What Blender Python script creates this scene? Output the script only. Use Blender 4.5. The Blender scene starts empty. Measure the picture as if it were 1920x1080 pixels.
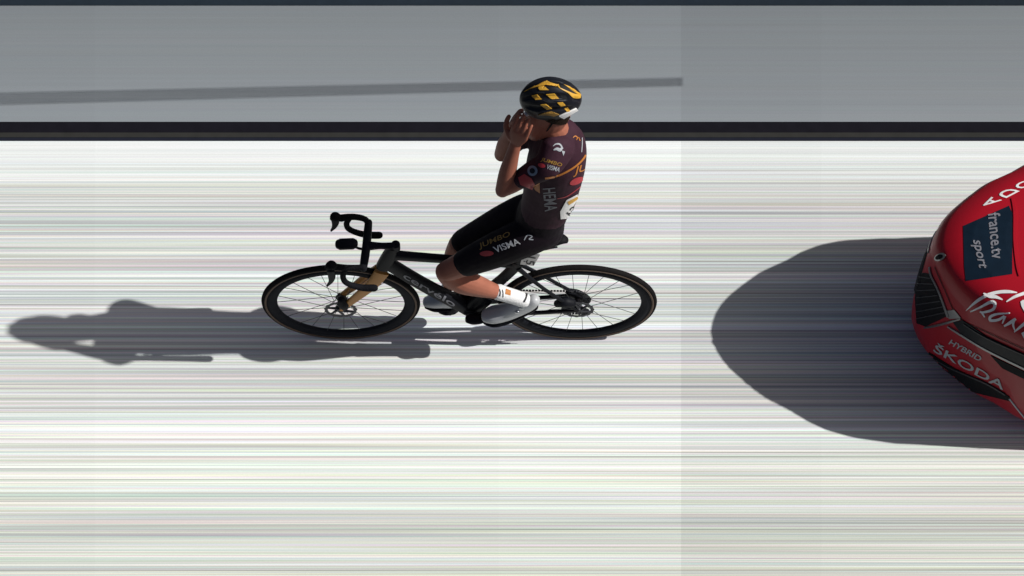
import bpy, bmesh, math, random
from mathutils import Vector, Matrix
from mathutils.bvhtree import BVHTree

SC = bpy.context.scene
COL = SC.collection
random.seed(7)
R = math.radians

# ------------------------------------------------------------------ camera, sky, sun, exposure
CD, CH, CP, CF = 6.296, 12.845, 1.0999, 6131.9        # camera back, up, pitch below the horizon, focal length in photo pixels
cam_d = bpy.data.cameras.new('camera')
cam_d.sensor_width = 36.0
cam_d.lens = 36.0 * CF / 1920.0
cam_d.clip_end = 3000.0
cam = bpy.data.objects.new('camera', cam_d)
cam.location = (0, -CD, CH)
cam.rotation_euler = (math.pi / 2 - CP, 0, 0)
COL.objects.link(cam)
SC.camera = cam

SUN_EL = R(43.3)
SUN_AZ = R(-1.0)                                       # sun stands to +X, a hair towards the camera
sdir = Vector((math.cos(SUN_EL) * math.cos(SUN_AZ), math.cos(SUN_EL) * math.sin(SUN_AZ), math.sin(SUN_EL)))
world = bpy.data.worlds.new('World')
SC.world = world
world.use_nodes = True
wn = world.node_tree
bg = wn.nodes['Background']
sky = wn.nodes.new('ShaderNodeTexSky')
sky.sky_type = 'NISHITA'
sky.sun_disc = False
sky.sun_elevation = SUN_EL
sky.sun_rotation = math.pi / 2 - SUN_AZ
sky.air_density = 0.5
sky.dust_density = 3.0
sky.ozone_density = 0.5
wn.links.new(sky.outputs[0], bg.inputs[0])
bg.inputs[1].default_value = 0.06
sl = bpy.data.lights.new('sun', 'SUN')
sl.energy = 5.0
sl.angle = R(0.45)
sl.color = (1.0, 0.985, 0.96)
so = bpy.data.objects.new('sun', sl)
so.rotation_euler = sdir.to_track_quat('Z', 'Y').to_euler()
so.location = (6, 0, 8)
COL.objects.link(so)
SC.view_settings.view_transform = 'Standard'
SC.view_settings.look = 'None'
SC.view_settings.exposure = 0.0
SC.view_settings.gamma = 1.0
SC.view_settings.use_curve_mapping = False

# ------------------------------------------------------------------ photo pixel -> place
CO = Vector((0, -CD, CH))
FW = Vector((0, math.cos(CP), -math.sin(CP)))
UP = Vector((0, math.sin(CP), math.cos(CP)))
RT = Vector((1, 0, 0))
def ray(u, v):
    return (FW + RT * ((u - 960) / CF) + UP * ((540 - v) / CF)).normalized()
def P(u, v, y=0.0):                                    # the point seen at (u, v) in the upright plane Y = y
    d = ray(u, v)
    return CO + d * ((y + CD) / d.y)
def G(u, v, z=0.0):                                    # the point seen at (u, v) in the level plane Z = z
    d = ray(u, v)
    return CO + d * ((z - CH) / d.z)
def PX(x, v, y):                                       # like P but with a known X
    p = P(960, v, y); p.x = x
    return p

# ------------------------------------------------------------------ materials
def mat(name, col, rough=0.6, metal=0.0, coat=0.0, var=0.0, scale=30.0, bump=0.0, spec=0.5):
    m = bpy.data.materials.new(name)
    m.use_nodes = True
    nt = m.node_tree
    b = nt.nodes['Principled BSDF']
    b.inputs['Base Color'].default_value = (*col, 1)
    b.inputs['Roughness'].default_value = rough
    b.inputs['Metallic'].default_value = metal
    b.inputs['Coat Weight'].default_value = coat
    b.inputs['Coat Roughness'].default_value = 0.06
    b.inputs['Specular IOR Level'].default_value = spec
    if var > 0 or bump > 0:
        tc = nt.nodes.new('ShaderNodeTexCoord')
        nz = nt.nodes.new('ShaderNodeTexNoise')
        nz.inputs['Scale'].default_value = scale
        nz.inputs['Detail'].default_value = 5
        nt.links.new(tc.outputs['Object'], nz.inputs['Vector'])
        if var > 0:
            mx = nt.nodes.new('ShaderNodeMix'); mx.data_type = 'RGBA'
            mx.inputs['A'].default_value = (*[c * (1 - var) for c in col], 1)
            mx.inputs['B'].default_value = (*[min(1, c * (1 + var)) for c in col], 1)
            nt.links.new(nz.outputs['Fac'], mx.inputs['Factor'])
            nt.links.new(mx.outputs['Result'], b.inputs['Base Color'])
        if bump > 0:
            bp = nt.nodes.new('ShaderNodeBump')
            bp.inputs['Strength'].default_value = bump
            bp.inputs['Distance'].default_value = 0.01
            nt.links.new(nz.outputs['Fac'], bp.inputs['Height'])
            nt.links.new(bp.outputs['Normal'], b.inputs['Normal'])
    return m

def strip_mat(name, base, tone, streak, chroma, stops, fine=230.0):
    """ground laid in long drawn streaks that run along X"""
    m = bpy.data.materials.new(name)
    m.use_nodes = True
    nt = m.node_tree
    N, L = nt.nodes, nt.links
    b = N['Principled BSDF']
    b.inputs['Roughness'].default_value = 0.85
    b.inputs['Specular IOR Level'].default_value = 0.15
    geo = N.new('ShaderNodeNewGeometry')
    sep = N.new('ShaderNodeSeparateXYZ')
    L.new(geo.outputs['Position'], sep.inputs[0])
    def math_(op, a, c):
        n = N.new('ShaderNodeMath'); n.operation = op
        for i, s in enumerate((a, c)):
            if isinstance(s, (int, float)): n.inputs[i].default_value = s
            else: L.new(s, n.inputs[i])
        return n.outputs[0]
    def noise1(freq, off, detail=2.0, xs=0.0):
        n = N.new('ShaderNodeTexNoise'); n.noise_dimensions = '2D'
        n.inputs['Scale'].default_value = 1.0
        n.inputs['Detail'].default_value = detail
        n.inputs['Roughness'].default_value = 0.65
        cmb = N.new('ShaderNodeCombineXYZ')
        L.new(math_('ADD', math_('MULTIPLY', sep.outputs['X'], xs), off), cmb.inputs[0])
        L.new(math_('ADD', math_('MULTIPLY', sep.outputs['Y'], freq), off * 1.7), cmb.inputs[1])
        L.new(cmb.outputs[0], n.inputs['Vector'])
        return n
    s1 = noise1(fine, 3.1, 2, 0.3).outputs['Fac']
    s2 = noise1(fine * 0.28, 11.3, 3, 0.1).outputs['Fac']
    s3 = noise1(fine * 0.05, 23.7, 2, 0.02).outputs['Fac']
    acc = math_('ADD', math_('MULTIPLY', math_('SUBTRACT', s1, 0.5), 1.2 * streak), math_('MULTIPLY', math_('SUBTRACT', s2, 0.5), 1.25 * streak))
    acc = math_('ADD', acc, math_('MULTIPLY', math_('SUBTRACT', s3, 0.5), 0.5 * streak))
    y0, y1 = stops[0][0], stops[-1][0]
    tint = lambda s_: tuple(s_[1] * t_ for t_ in (s_[2] if len(s_) > 2 else (1, 1, 1))) + (1,)
    mr = N.new('ShaderNodeMapRange')
    mr.inputs['From Min'].default_value = y0; mr.inputs['From Max'].default_value = y1
    L.new(sep.outputs['Y'], mr.inputs['Value'])
    rp = N.new('ShaderNodeValToRGB')
    el = rp.color_ramp.elements
    el[0].position = 0; el[0].color = tint(stops[0])
    el[1].position = 1; el[1].color = tint(stops[-1])
    for st__ in stops[1:-1]:
        e = el.new((st__[0] - y0) / (y1 - y0)); e.color = tint(st__)
    L.new(mr.outputs[0], rp.inputs['Fac'])
    # streaks fade where the paint is thick and even
    amp = N.new('ShaderNodeMapRange')
    amp.inputs['From Min'].default_value = y1 - 0.36 * (1 if y1 < 2 and streak > 0.1 else 0.001)
    amp.inputs['From Max'].default_value = y1 - 0.05 * (1 if streak > 0.1 else 0.001)
    amp.inputs['To Min'].default_value = 1.0; amp.inputs['To Max'].default_value = 0.25 if streak > 0.1 else 1.0
    L.new(sep.outputs['Y'], amp.inputs['Value'])
    val = math_('MULTIPLY', math_('ADD', math_('MULTIPLY', acc, amp.outputs[0]), 1.0), tone)
    val = math_('MAXIMUM', val, 0.2)
    cn = noise1(fine * 0.45, 41.0, 2, 0.25).outputs['Color']
    sub = N.new('ShaderNodeVectorMath'); sub.operation = 'SUBTRACT'
    L.new(cn, sub.inputs[0]); sub.inputs[1].default_value = (0.5, 0.5, 0.5)
    scl = N.new('ShaderNodeVectorMath'); scl.operation = 'SCALE'
    L.new(sub.outputs[0], scl.inputs[0])
    L.new(math_('MULTIPLY', amp.outputs[0], chroma), scl.inputs['Scale'])
    one = N.new('ShaderNodeVectorMath'); one.operation = 'ADD'
    L.new(scl.outputs[0], one.inputs[0]); one.inputs[1].default_value = base
    fin = N.new('ShaderNodeVectorMath'); fin.operation = 'SCALE'
    L.new(one.outputs[0], fin.inputs[0]); L.new(val, fin.inputs['Scale'])
    gr = N.new('ShaderNodeTexNoise'); gr.inputs['Scale'].default_value = 160; gr.inputs['Detail'].default_value = 4; gr.inputs['Roughness'].default_value = 0.8
    L.new(geo.outputs['Position'], gr.inputs['Vector'])
    gsc = N.new('ShaderNodeVectorMath'); gsc.operation = 'SCALE'
    L.new(fin.outputs[0], gsc.inputs[0]); L.new(math_('ADD', math_('MULTIPLY', gr.outputs['Fac'], 0.3), 0.85), gsc.inputs['Scale'])
    fin = gsc
    tnt = N.new('ShaderNodeVectorMath'); tnt.operation = 'MULTIPLY'
    L.new(fin.outputs[0], tnt.inputs[0]); L.new(rp.outputs['Color'], tnt.inputs[1])
    L.new(tnt.outputs[0], b.inputs['Base Color'])
    return m

M = dict(
    carbon=mat('black_carbon', (0.007, 0.0075, 0.010), 0.55, var=0.25, scale=60, spec=0.1),
    rubber=mat('tyre_rubber', (0.010, 0.009, 0.009), 0.85, var=0.3, scale=80, bump=0.2, spec=0.05),
    tan=mat('tan_sidewall', (0.095, 0.06, 0.04), 0.8, var=0.2, scale=60),
    rim=mat('carbon_rim', (0.011, 0.012, 0.016), 0.6, var=0.25, scale=50, spec=0.05),
    steel=mat('steel', (0.35, 0.36, 0.38), 0.35, metal=1.0, var=0.1, scale=90),
    darksteel=mat('dark_steel', (0.035, 0.036, 0.042), 0.5, metal=0.6, var=0.2, scale=90),
    spoke=mat('black_spoke', (0.02, 0.02, 0.022), 0.5),
    gold=mat('gold_paint', (0.42, 0.175, 0.014), 0.5, coat=0.05, var=0.15, scale=25),
    tape=mat('bar_tape', (0.008, 0.008, 0.010), 0.8, var=0.3, scale=150, bump=0.5, spec=0.05),
    saddle=mat('saddle_black', (0.008, 0.008, 0.009), 0.6, var=0.2, spec=0.06),
    white=mat('white_print', (0.72, 0.72, 0.7), 0.6, var=0.08, scale=90),
    palegrey=mat('pale_grey_print', (0.33, 0.35, 0.37), 0.5, var=0.15, scale=70),
    dimgrey=mat('dim_grey_print', (0.16, 0.16, 0.18), 0.6, var=0.15, scale=70),
    black=mat('black_print', (0.01, 0.01, 0.012), 0.6),
    plate=mat('plate_white', (0.62, 0.6, 0.57), 0.5, var=0.08, scale=40),
    yellow=mat('yellow_print', (0.55, 0.30, 0.03), 0.5, var=0.12, scale=60),
    dullyellow=mat('dull_yellow_print', (0.26, 0.14, 0.02), 0.6, var=0.2, scale=60),
    orange=mat('orange_print', (0.40, 0.14, 0.02), 0.6, var=0.15, scale=60),
    red=mat('red_print', (0.36, 0.02, 0.03), 0.6, var=0.15, scale=60),
    pink=mat('pink_print', (0.6, 0.22, 0.22), 0.55, var=0.15),
    skyblue=mat('grey_blue_print', (0.14, 0.2, 0.28), 0.5, var=0.2, scale=60),
    skin=mat('tanned_skin', (0.30, 0.11, 0.07), 0.55, var=0.25, scale=16, bump=0.04, spec=0.15),
    jersey=mat('aubergine_jersey', (0.040, 0.017, 0.026), 0.7, var=0.35, scale=14, bump=0.55, spec=0.08),
    shorts=mat('black_bib_fabric', (0.010, 0.007, 0.010), 0.7, var=0.35, scale=13, bump=0.5, spec=0.06),
    sock=mat('white_sock', (0.7, 0.7, 0.69), 0.9, var=0.06, scale=120, bump=0.3),
    shoe=mat('white_shoe', (0.40, 0.41, 0.42), 0.4, var=0.07, scale=50, coat=0.1),
    helmet=mat('helmet_black', (0.008, 0.009, 0.013), 0.45, coat=0.05, var=0.3, scale=60, spec=0.15),
    helmetfoam=mat('helmet_foam', (0.008, 0.009, 0.011), 0.9),
    hair=mat('dark_hair', (0.02, 0.013, 0.009), 0.8, var=0.4, scale=150, bump=0.4, spec=0.05),
    eye=mat('eye_white', (0.7, 0.68, 0.65), 0.2),
    car=mat('car_red', (0.33, 0.007, 0.016), 0.4, coat=0.12, var=0.06, scale=6, spec=0.12),
    glass=mat('car_dark_glass', (0.01, 0.011, 0.013), 0.06, coat=0.5),
    chrome=mat('car_chrome', (0.22, 0.225, 0.23), 0.3, metal=1.0, var=0.1, scale=40),
    plastic=mat('car_black_plastic', (0.007, 0.007, 0.009), 0.6, var=0.3, scale=60, spec=0.06),
    lamp=mat('headlight_lens', (0.010, 0.012, 0.016), 0.3, var=0.6, scale=45, spec=0.06),
    lampbar=mat('headlight_reflector', (0.25, 0.26, 0.27), 0.35, metal=0.7),
    navy=mat('navy_sticker', (0.005, 0.013, 0.024), 0.5, var=0.3, scale=20, spec=0.1),
    cover=mat('black_cover', (0.008, 0.0075, 0.011), 0.8, var=0.3, scale=20, spec=0.04),
    coverlid=mat('olive_grey_cover_lid', (0.028, 0.028, 0.026), 0.8, var=0.2, scale=20, spec=0.05),
    covernavy=mat('navy_cover_lip', (0.016, 0.018, 0.028), 0.8, var=0.2, scale=20, spec=0.05),
    board=mat('slate_blue_board', (0.06, 0.10, 0.135), 0.6, var=0.2, scale=14),
    pole=mat('grey_pole', (0.3, 0.31, 0.32), 0.5, metal=0.6),
    ground=mat('bare_asphalt', (0.055, 0.055, 0.058), 0.9, var=0.2, scale=8, bump=0.2),
)

# ------------------------------------------------------------------ mesh helpers
def link(name, me, material, parent=None):
    o = bpy.data.objects.new(name, me)
    if material: me.materials.append(material)
    COL.objects.link(o)
    if parent:
        o.parent = parent
        o.matrix_parent_inverse = Matrix.Translation(-root_loc(parent))
    return o
def root_loc(o):
    t = Vector((0, 0, 0))
    while o:
        t += o.location
        o = o.parent
        if o: break
    return t
def obj(name, bm, material, parent=None, smooth=True):
    me = bpy.data.meshes.new(name)
    bmesh.ops.recalc_face_normals(bm, faces=bm.faces)
    bm.to_mesh(me); bm.free()
    if smooth:
        for p in me.polygons: p.use_smooth = True
    # parents keep identity transforms, so local space is world space
    o = bpy.data.objects.new(name, me)
    if material: me.materials.append(material)
    COL.objects.link(o)
    if parent: o.parent = parent
    return o
def sharp(o, deg=35):
    o.data.set_sharp_from_angle(angle=R(deg))
    return o
def thing(name, label, cat, loc=(0, 0, 0), group=None):
    o = bpy.data.objects.new(name, None)
    COL.objects.link(o)
    o.empty_display_size = 0.1
    o['label'] = label; o['category'] = cat
    if group: o['group'] = group
    return o
def tag(o, label=None, cat=None, kind=None, group=None):
    for k, v in (('label', label), ('category', cat), ('kind', kind), ('group', group)):
        if v: o[k] = v
    return o

def smoothpath(pts, n=6):
    """Catmull-Rom through tuples of equal length"""
    if len(pts) < 3: return [tuple(p) for p in pts]
    q = [tuple(p) for p in pts]
    out = []
    for i in range(len(q) - 1):
        p0 = q[max(i - 1, 0)]; p1 = q[i]; p2 = q[i + 1]; p3 = q[min(i + 2, len(q) - 1)]
        for k in range(n):
            t = k / n
            out.append(tuple(0.5 * (2 * b + (c - a) * t + (2 * a - 5 * b + 4 * c - d) * t * t + (3 * b - a - 3 * c + d) * t ** 3)
                             for a, b, c, d in zip(p0, p1, p2, p3)))
    out.append(q[-1])
    return out
def loft(bm, st, nseg=16, side=Vector((0, 1, 0)), pw=2.0, roundcap=True):
    """st: list of (x, y, z, ra, rb): rings across the path, rb along the side vector, ra square to it"""
    pts = [Vector(s[:3]) for s in st]
    rings = []
    n = len(st)
    def ring(c, t, ra, rb):
        b = side - t * side.dot(t)
        if b.length < 1e-4: b = Vector((1, 0, 0)) - t * t.x
        b.normalize(); a = t.cross(b).normalized()
        vs = []
        for k in range(nseg):
            th = 2 * math.pi * k / nseg
            cx, sx = math.cos(th), math.sin(th)
            if pw != 2.0:
                cx = math.copysign(abs(cx) ** (2 / pw), cx); sx = math.copysign(abs(sx) ** (2 / pw), sx)
            vs.append(bm.verts.new(c + a * (ra * cx) + b * (rb * sx)))
        return vs
    tans = []
    for i in range(n):
        t = pts[min(i + 1, n - 1)] - pts[max(i - 1, 0)]
        tans.append(t.normalized() if t.length > 1e-9 else Vector((0, 0, 1)))
    if roundcap:
        for f in (0.95, 0.8, 0.5):
            k = math.sqrt(1 - f * f); rm = min(st[0][3], st[0][4])
            rings.append(ring(pts[0] - tans[0] * rm * f, tans[0], st[0][3] * k, st[0][4] * k))
    for i in range(n):
        rings.append(ring(pts[i], tans[i], st[i][3], st[i][4]))
    if roundcap:
        for f in (0.5, 0.8, 0.95):
            k = math.sqrt(1 - f * f); rm = min(st[-1][3], st[-1][4])
            rings.append(ring(pts[-1] + tans[-1] * rm * f, tans[-1], st[-1][3] * k, st[-1][4] * k))
    for a, b in zip(rings, rings[1:]):
        for k in range(nseg):
            bm.faces.new((a[k], a[(k + 1) % nseg], b[(k + 1) % nseg], b[k]))
    bm.faces.new(rings[0][::-1]); bm.faces.new(rings[-1])
def tube(bm, pts, r, nseg=10, n=5, roundcap=False, side=Vector((0, 1, 0))):
    """pts Vectors; r a number or a list"""
    rr = r if isinstance(r, (list, tuple)) else [r] * len(pts)
    st = [(*p, a, a) for p, a in zip(pts, rr)]
    loft(bm, smoothpath(st, n), nseg, side, 2.0, roundcap)
def bar(name, pts, r, m, parent, nseg=10, n=5, roundcap=False):
    bm = bmesh.new(); tube(bm, pts, r, nseg, n, roundcap)
    return sharp(obj(name, bm, m, parent), 50)
def box(bm, c, sx, sy, sz, rot=None):
    mtx = Matrix.Translation(c) @ (rot.to_4x4() if rot else Matrix.Identity(4)) @ Matrix.Diagonal((sx, sy, sz, 1))
    return bmesh.ops.create_cube(bm, size=1.0, matrix=mtx)
def ball(bm, c, rx, ry, rz, u=16, v=10):
    bmesh.ops.create_uvsphere(bm, u_segments=u, v_segments=v, radius=1.0, matrix=Matrix.Translation(c) @ Matrix.Diagonal((rx, ry, rz, 1)))
def disc_y(bm, c, prof, n=48):
    """lathe about the Y axis at c: prof list of (radius, y) closed loop"""
    rings = []
    for k in range(n):
        th = 2 * math.pi * k / n
        rings.append([bm.verts.new(c + Vector((r * math.cos(th), y, r * math.sin(th)))) for r, y in prof])
    m = len(prof)
    for k in range(n):
        a, b = rings[k], rings[(k + 1) % n]
        for j in range(m):
            bm.faces.new((a[j], a[(j + 1) % m], b[(j + 1) % m], b[j]))
def remeshed(name, bm, voxel, smooth, material, parent=None):
    me = bpy.data.meshes.new(name)
    bmesh.ops.recalc_face_normals(bm, faces=bm.faces)
    bm.to_mesh(me); bm.free()
    o = bpy.data.objects.new(name, me); COL.objects.link(o)
    md = o.modifiers.new('r', 'REMESH'); md.mode = 'VOXEL'; md.voxel_size = voxel; md.use_smooth_shade = True
    if smooth:
        ms = o.modifiers.new('s', 'SMOOTH'); ms.factor = 0.5; ms.iterations = smooth
    dg = bpy.context.evaluated_depsgraph_get(); dg.update()
    nm = bpy.data.meshes.new_from_object(o.evaluated_get(dg))
    o.modifiers.clear()
    o.data = nm; bpy.data.meshes.remove(me)
    nm.name = name
    nm.materials.clear(); nm.materials.append(material)
    for p in nm.polygons: p.use_smooth = True
    if parent: o.parent = parent
    return o
def bvh_of(*objs):
    bm = bmesh.new()
    for o in objs:
        bm.from_mesh(o.data)
    t = BVHTree.FromBMesh(bm); bm.free()
    return t

# prints laid on a surface: outline given where it is seen in the photo, dropped onto the garment or the panel
BOLD = 0.014
def text_bm(s, xs=1.0):
    cu = bpy.data.curves.new('lettering', 'FONT'); cu.body = s; cu.resolution_u = 3; cu.offset = BOLD
    o = bpy.data.objects.new('lettering', cu); COL.objects.link(o)
    dg = bpy.context.evaluated_depsgraph_get(); dg.update()
    me = bpy.data.meshes.new_from_object(o.evaluated_get(dg))
    bpy.data.objects.remove(o); bpy.data.curves.remove(cu)
    bm = bmesh.new(); bm.from_mesh(me); bpy.data.meshes.remove(me)
    bmesh.ops.triangulate(bm, faces=bm.faces)
    x0 = min(v.co.x for v in bm.verts); x1 = max(v.co.x for v in bm.verts)
    y0 = min(v.co.y for v in bm.verts); y1 = max(v.co.y for v in bm.verts)
    for v in bm.verts:                                  # into the unit box
        v.co.x = (v.co.x - x0) / (x1 - x0); v.co.y = (v.co.y - y0) / (y1 - y0)
    return bm
def poly_bm(polys):
    bm = bmesh.new()
    for p in polys:
        vs = [bm.verts.new((u, v, 0)) for u, v in p]
        f = bm.faces.new(vs)
    bmesh.ops.triangulate(bm, faces=bm.faces)
    return bm
def lay(name, bm, tree, m, parent, off=0.002, thick=0.0, cut=5.0, mirror=False, mats=None):
    """bm holds photo coordinates in x, y"""
    for _ in range(6):
        es = [e for e in bm.edges if (e.verts[0].co - e.verts[1].co).length > cut]
        if not es: break
        bmesh.ops.subdivide_edges(bm, edges=es, cuts=1)
        bmesh.ops.triangulate(bm, faces=[f for f in bm.faces if len(f.verts) > 3])
    dead = []
    nor = {}
    for v in bm.verts:
        d = ray(v.co.x, v.co.y)
        h, n, i, t = tree.ray_cast(CO, d)
        if h is None: dead.append(v); continue
        if n.dot(d) > 0: n = -n
        v.co = h + n * off; nor[v] = n
    if dead: bmesh.ops.delete(bm, geom=dead, context='VERTS')
    if not bm.faces: bm.free(); return None
    if thick > 0:
        bm.verts.index_update()
        bd = [e for e in bm.edges if len(e.link_faces) == 1]
        low = {}
        for e in bd:
            for v in e.verts:
                if v not in low: low[v] = bm.verts.new(v.co - nor[v] * (off + thick))
        for e in bd:
            bm.faces.new((e.verts[0], e.verts[1], low[e.verts[1]], low[e.verts[0]]))
        for v in list(nor): v.co = v.co
    if mirror:
        for v in bm.verts: v.co.y = 2 * cary(v.co.x) - v.co.y
    me = bpy.data.meshes.new(name)
    bmesh.ops.recalc_face_normals(bm, faces=bm.faces)
    bm.to_mesh(me); bm.free()
    me.materials.append(m)
    o = bpy.data.objects.new(name, me); COL.objects.link(o)
    o.parent = parent
    return o
def lay_text(name, s, org, right, up, tree, m, parent, off=0.002, cut=4.0):
    """unit box of the word: org lower left, right the whole width, up the cap height, all in photo pixels"""
    bm = text_bm(s)
    for v in bm.verts:
        x, y = v.co.x, v.co.y
        v.co = Vector((org[0] + right[0] * x + up[0] * y, org[1] + right[1] * x + up[1] * y, 0))
    return lay(name, bm, tree, m, parent, off, cut=cut)
def lay_poly(name, polys, tree, m, parent, off=0.002, thick=0.0, cut=5.0, mirror=False):
    return lay(name, poly_bm(polys), tree, m, parent, off, thick, cut, mirror)
def ell(cu, cv, ru, rv, rot=0, n=18):
    c, s = math.cos(R(rot)), math.sin(R(rot))
    return [(cu + c * ru * math.cos(t) - s * rv * math.sin(t), cv + s * ru * math.cos(t) + c * rv * math.sin(t)) for t in [2 * math.pi * k / n for k in range(n)]]
def stroke(pts, w):
    """a brush stroke polygon through photo points; w widths"""
    st = smoothpath([(p[0], p[1], ww) for p, ww in zip(pts, w)], 5)
    L_, R_ = [], []
    for i, (x, y, ww) in enumerate(st):
        a = st[max(i - 1, 0)]; b = st[min(i + 1, len(st) - 1)]
        dx, dy = b[0] - a[0], b[1] - a[1]; l = math.hypot(dx, dy) or 1
        L_.append((x - dy / l * ww / 2, y + dx / l * ww / 2)); R_.append((x + dy / l * ww / 2, y - dx / l * ww / 2))
    return [[L_[i], L_[i + 1], R_[i + 1], R_[i]] for i in range(len(st) - 1)]

# ------------------------------------------------------------------ the ground: white finish straight, cable cover, grey asphalt, barrier board
def sheet(name, corners, m, kind='structure'):
    bm = bmesh.new()
    bm.faces.new([bm.verts.new(c) for c in corners])
    o = obj(name, bm, m, None, smooth=False)
    o['kind'] = kind
    return o
YB = G(960, 264.5).y; YT = G(960, 228.5).y; YF = G(960, 10.5).y
def gy(v): return G(960, v).y
def tone_edge_x(u, y):                                       # a straight edge between painted ground tones
    a, b = G(u, 200), G(u, 1080)
    t = (y - a.y) / (b.y - a.y)
    return a.x + (b.x - a.x) * t
GRN, WRM, BLU = (.985, 1.0, .94), (1.0, .995, .975), (.98, .995, 1.0)
ROAD = [(gy(1095), .66, GRN), (gy(1000), .68, GRN), (gy(930), .74, GRN), (gy(860), .80, GRN), (gy(790), .77, (1, 1, 1)), (gy(745), .64, WRM), (gy(690), .64, WRM), (gy(600), .70, (.99, 1, 1)),
        (gy(520), .71, (.99, 1, 1)), (gy(465), .63, WRM), (gy(410), .60, (.99, .99, 1)), (gy(375), .64, WRM), (gy(345), .67, WRM), (gy(335), .78, BLU), (gy(285), .86, BLU), (gy(264), .88, BLU)]
PAVE = [(gy(230), .245), (gy(190), .228), (gy(120), .212), (gy(60), .205), (gy(10), .20)]
cuts = [(-40, .965), (178, .985), (555, .982), (935, 1.0), (1277, .885), (1540, .905), (1965, 1)]  # tone per section; the large step is an exposure jump put into the colour
for i in range(len(cuts) - 1):
    u0, tone = cuts[i]; u1 = cuts[i + 1][0]
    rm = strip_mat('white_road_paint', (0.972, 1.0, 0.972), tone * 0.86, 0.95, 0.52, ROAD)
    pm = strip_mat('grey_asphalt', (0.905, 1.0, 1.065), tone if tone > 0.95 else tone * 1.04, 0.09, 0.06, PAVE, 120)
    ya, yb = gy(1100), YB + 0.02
    sheet('road', [(tone_edge_x(u0, ya), ya, 0), (tone_edge_x(u1, ya), ya, 0), (tone_edge_x(u1, yb), yb, 0), (tone_edge_x(u0, yb), yb, 0)], rm)
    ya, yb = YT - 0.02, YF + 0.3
    sheet('asphalt', [(tone_edge_x(u0, ya), ya, 0), (tone_edge_x(u1, ya), ya, 0), (tone_edge_x(u1, yb), yb, 0), (tone_edge_x(u0, yb), yb, 0)], pm)
sheet('ground', [(-400, -400, -0.02), (400, -400, -0.02), (400, 400, -0.02), (-400, 400, -0.02)], M['ground'])

def prism_x(name, prof, x0, x1, m, parent):
    bm = bmesh.new()
    a = [bm.verts.new((x0, y, z)) for y, z in prof]; b = [bm.verts.new((x1, y, z)) for y, z in prof]
    n = len(prof)
    for k in range(n): bm.faces.new((a[k], a[(k + 1) % n], b[(k + 1) % n], b[k]))
    bm.faces.new(a[::-1]); bm.faces.new(b)
    return obj(name, bm, m, parent, smooth=False)
cc = thing('cable_cover', 'black cable cover strip lying between the white road and grey asphalt', 'cable cover')
y1_, y2_ = G(960, 257.5, 0.012).y, G(960, 248.5, 0.012).y
prism_x('front_ramp', [(YB, 0.001), (y1_ - .001, 0.012), (y1_ - .001, 0.001)], -5, 5, M['covernavy'], cc)
prism_x('lid', [(y1_, 0.001), (y1_, 0.0125), (y2_, 0.0125), (y2_, 0.001)], -5, 5, M['coverlid'], cc)
prism_x('rear_ramp', [(y2_ + .001, 0.001), (y2_ + .001, 0.012), (YT - .012, 0.012), (YT, 0.001)], -5, 5, M['cover'], cc)
bb = thing('barrier', 'low slate blue barrier board along the far edge of the grey asphalt', 'barrier')
prism_x('board', [(YF, 0.004), (YF, 0.42), (YF + .03, 0.42), (YF + .03, 0.004)], -5, 5, M['board'], bb)
prism_x('top_rail', [(YF - .008, 0.4225), (YF - .008, 0.45), (YF + .038, 0.45), (YF + .038, 0.4225)], -5, 5, M['pole'], bb)

# added unseen rig, made up to throw the thin shade band on the asphalt
zb = 1.5
def caster(u, v, z):
    g = G(u, v); return Vector((g.x, g.y, 0)) + sdir * (z / sdir.z)
shade_rig = thing('added_shade_rig', 'added unseen shade caster, a post with a level arm of thin parallel cords', 'shade_post')
e1a, e1b = caster(1277, 145.5, zb), caster(1277, 161.5, zb)
e0a, e0b = caster(0, 173.5, zb), caster(0, 197.5, zb)
f_ = 1.95
x0 = e1a + (e0a - e1a) * f_; x1 = e1b + (e0b - e1b) * f_
for k in range(6):
    t = (k + .5) / 6
    bar('shade_cord', [e1a.lerp(e1b, t), x0.lerp(x1, t)], [.0020, .0034], M['pole'], shade_rig, 8, 1)
bar('end_bar', [e1a, e1b], .0022, M['pole'], shade_rig, 8, 1)
bar('end_bar', [x0, x1], .006, M['pole'], shade_rig, 8, 1)
mm = (x0 + x1) / 2
bar('shade_post', [mm + Vector((-.03, 0, .05)), Vector((mm.x - .03, mm.y, 0))], 0.022, M['pole'], shade_rig, 12, 1)

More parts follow.
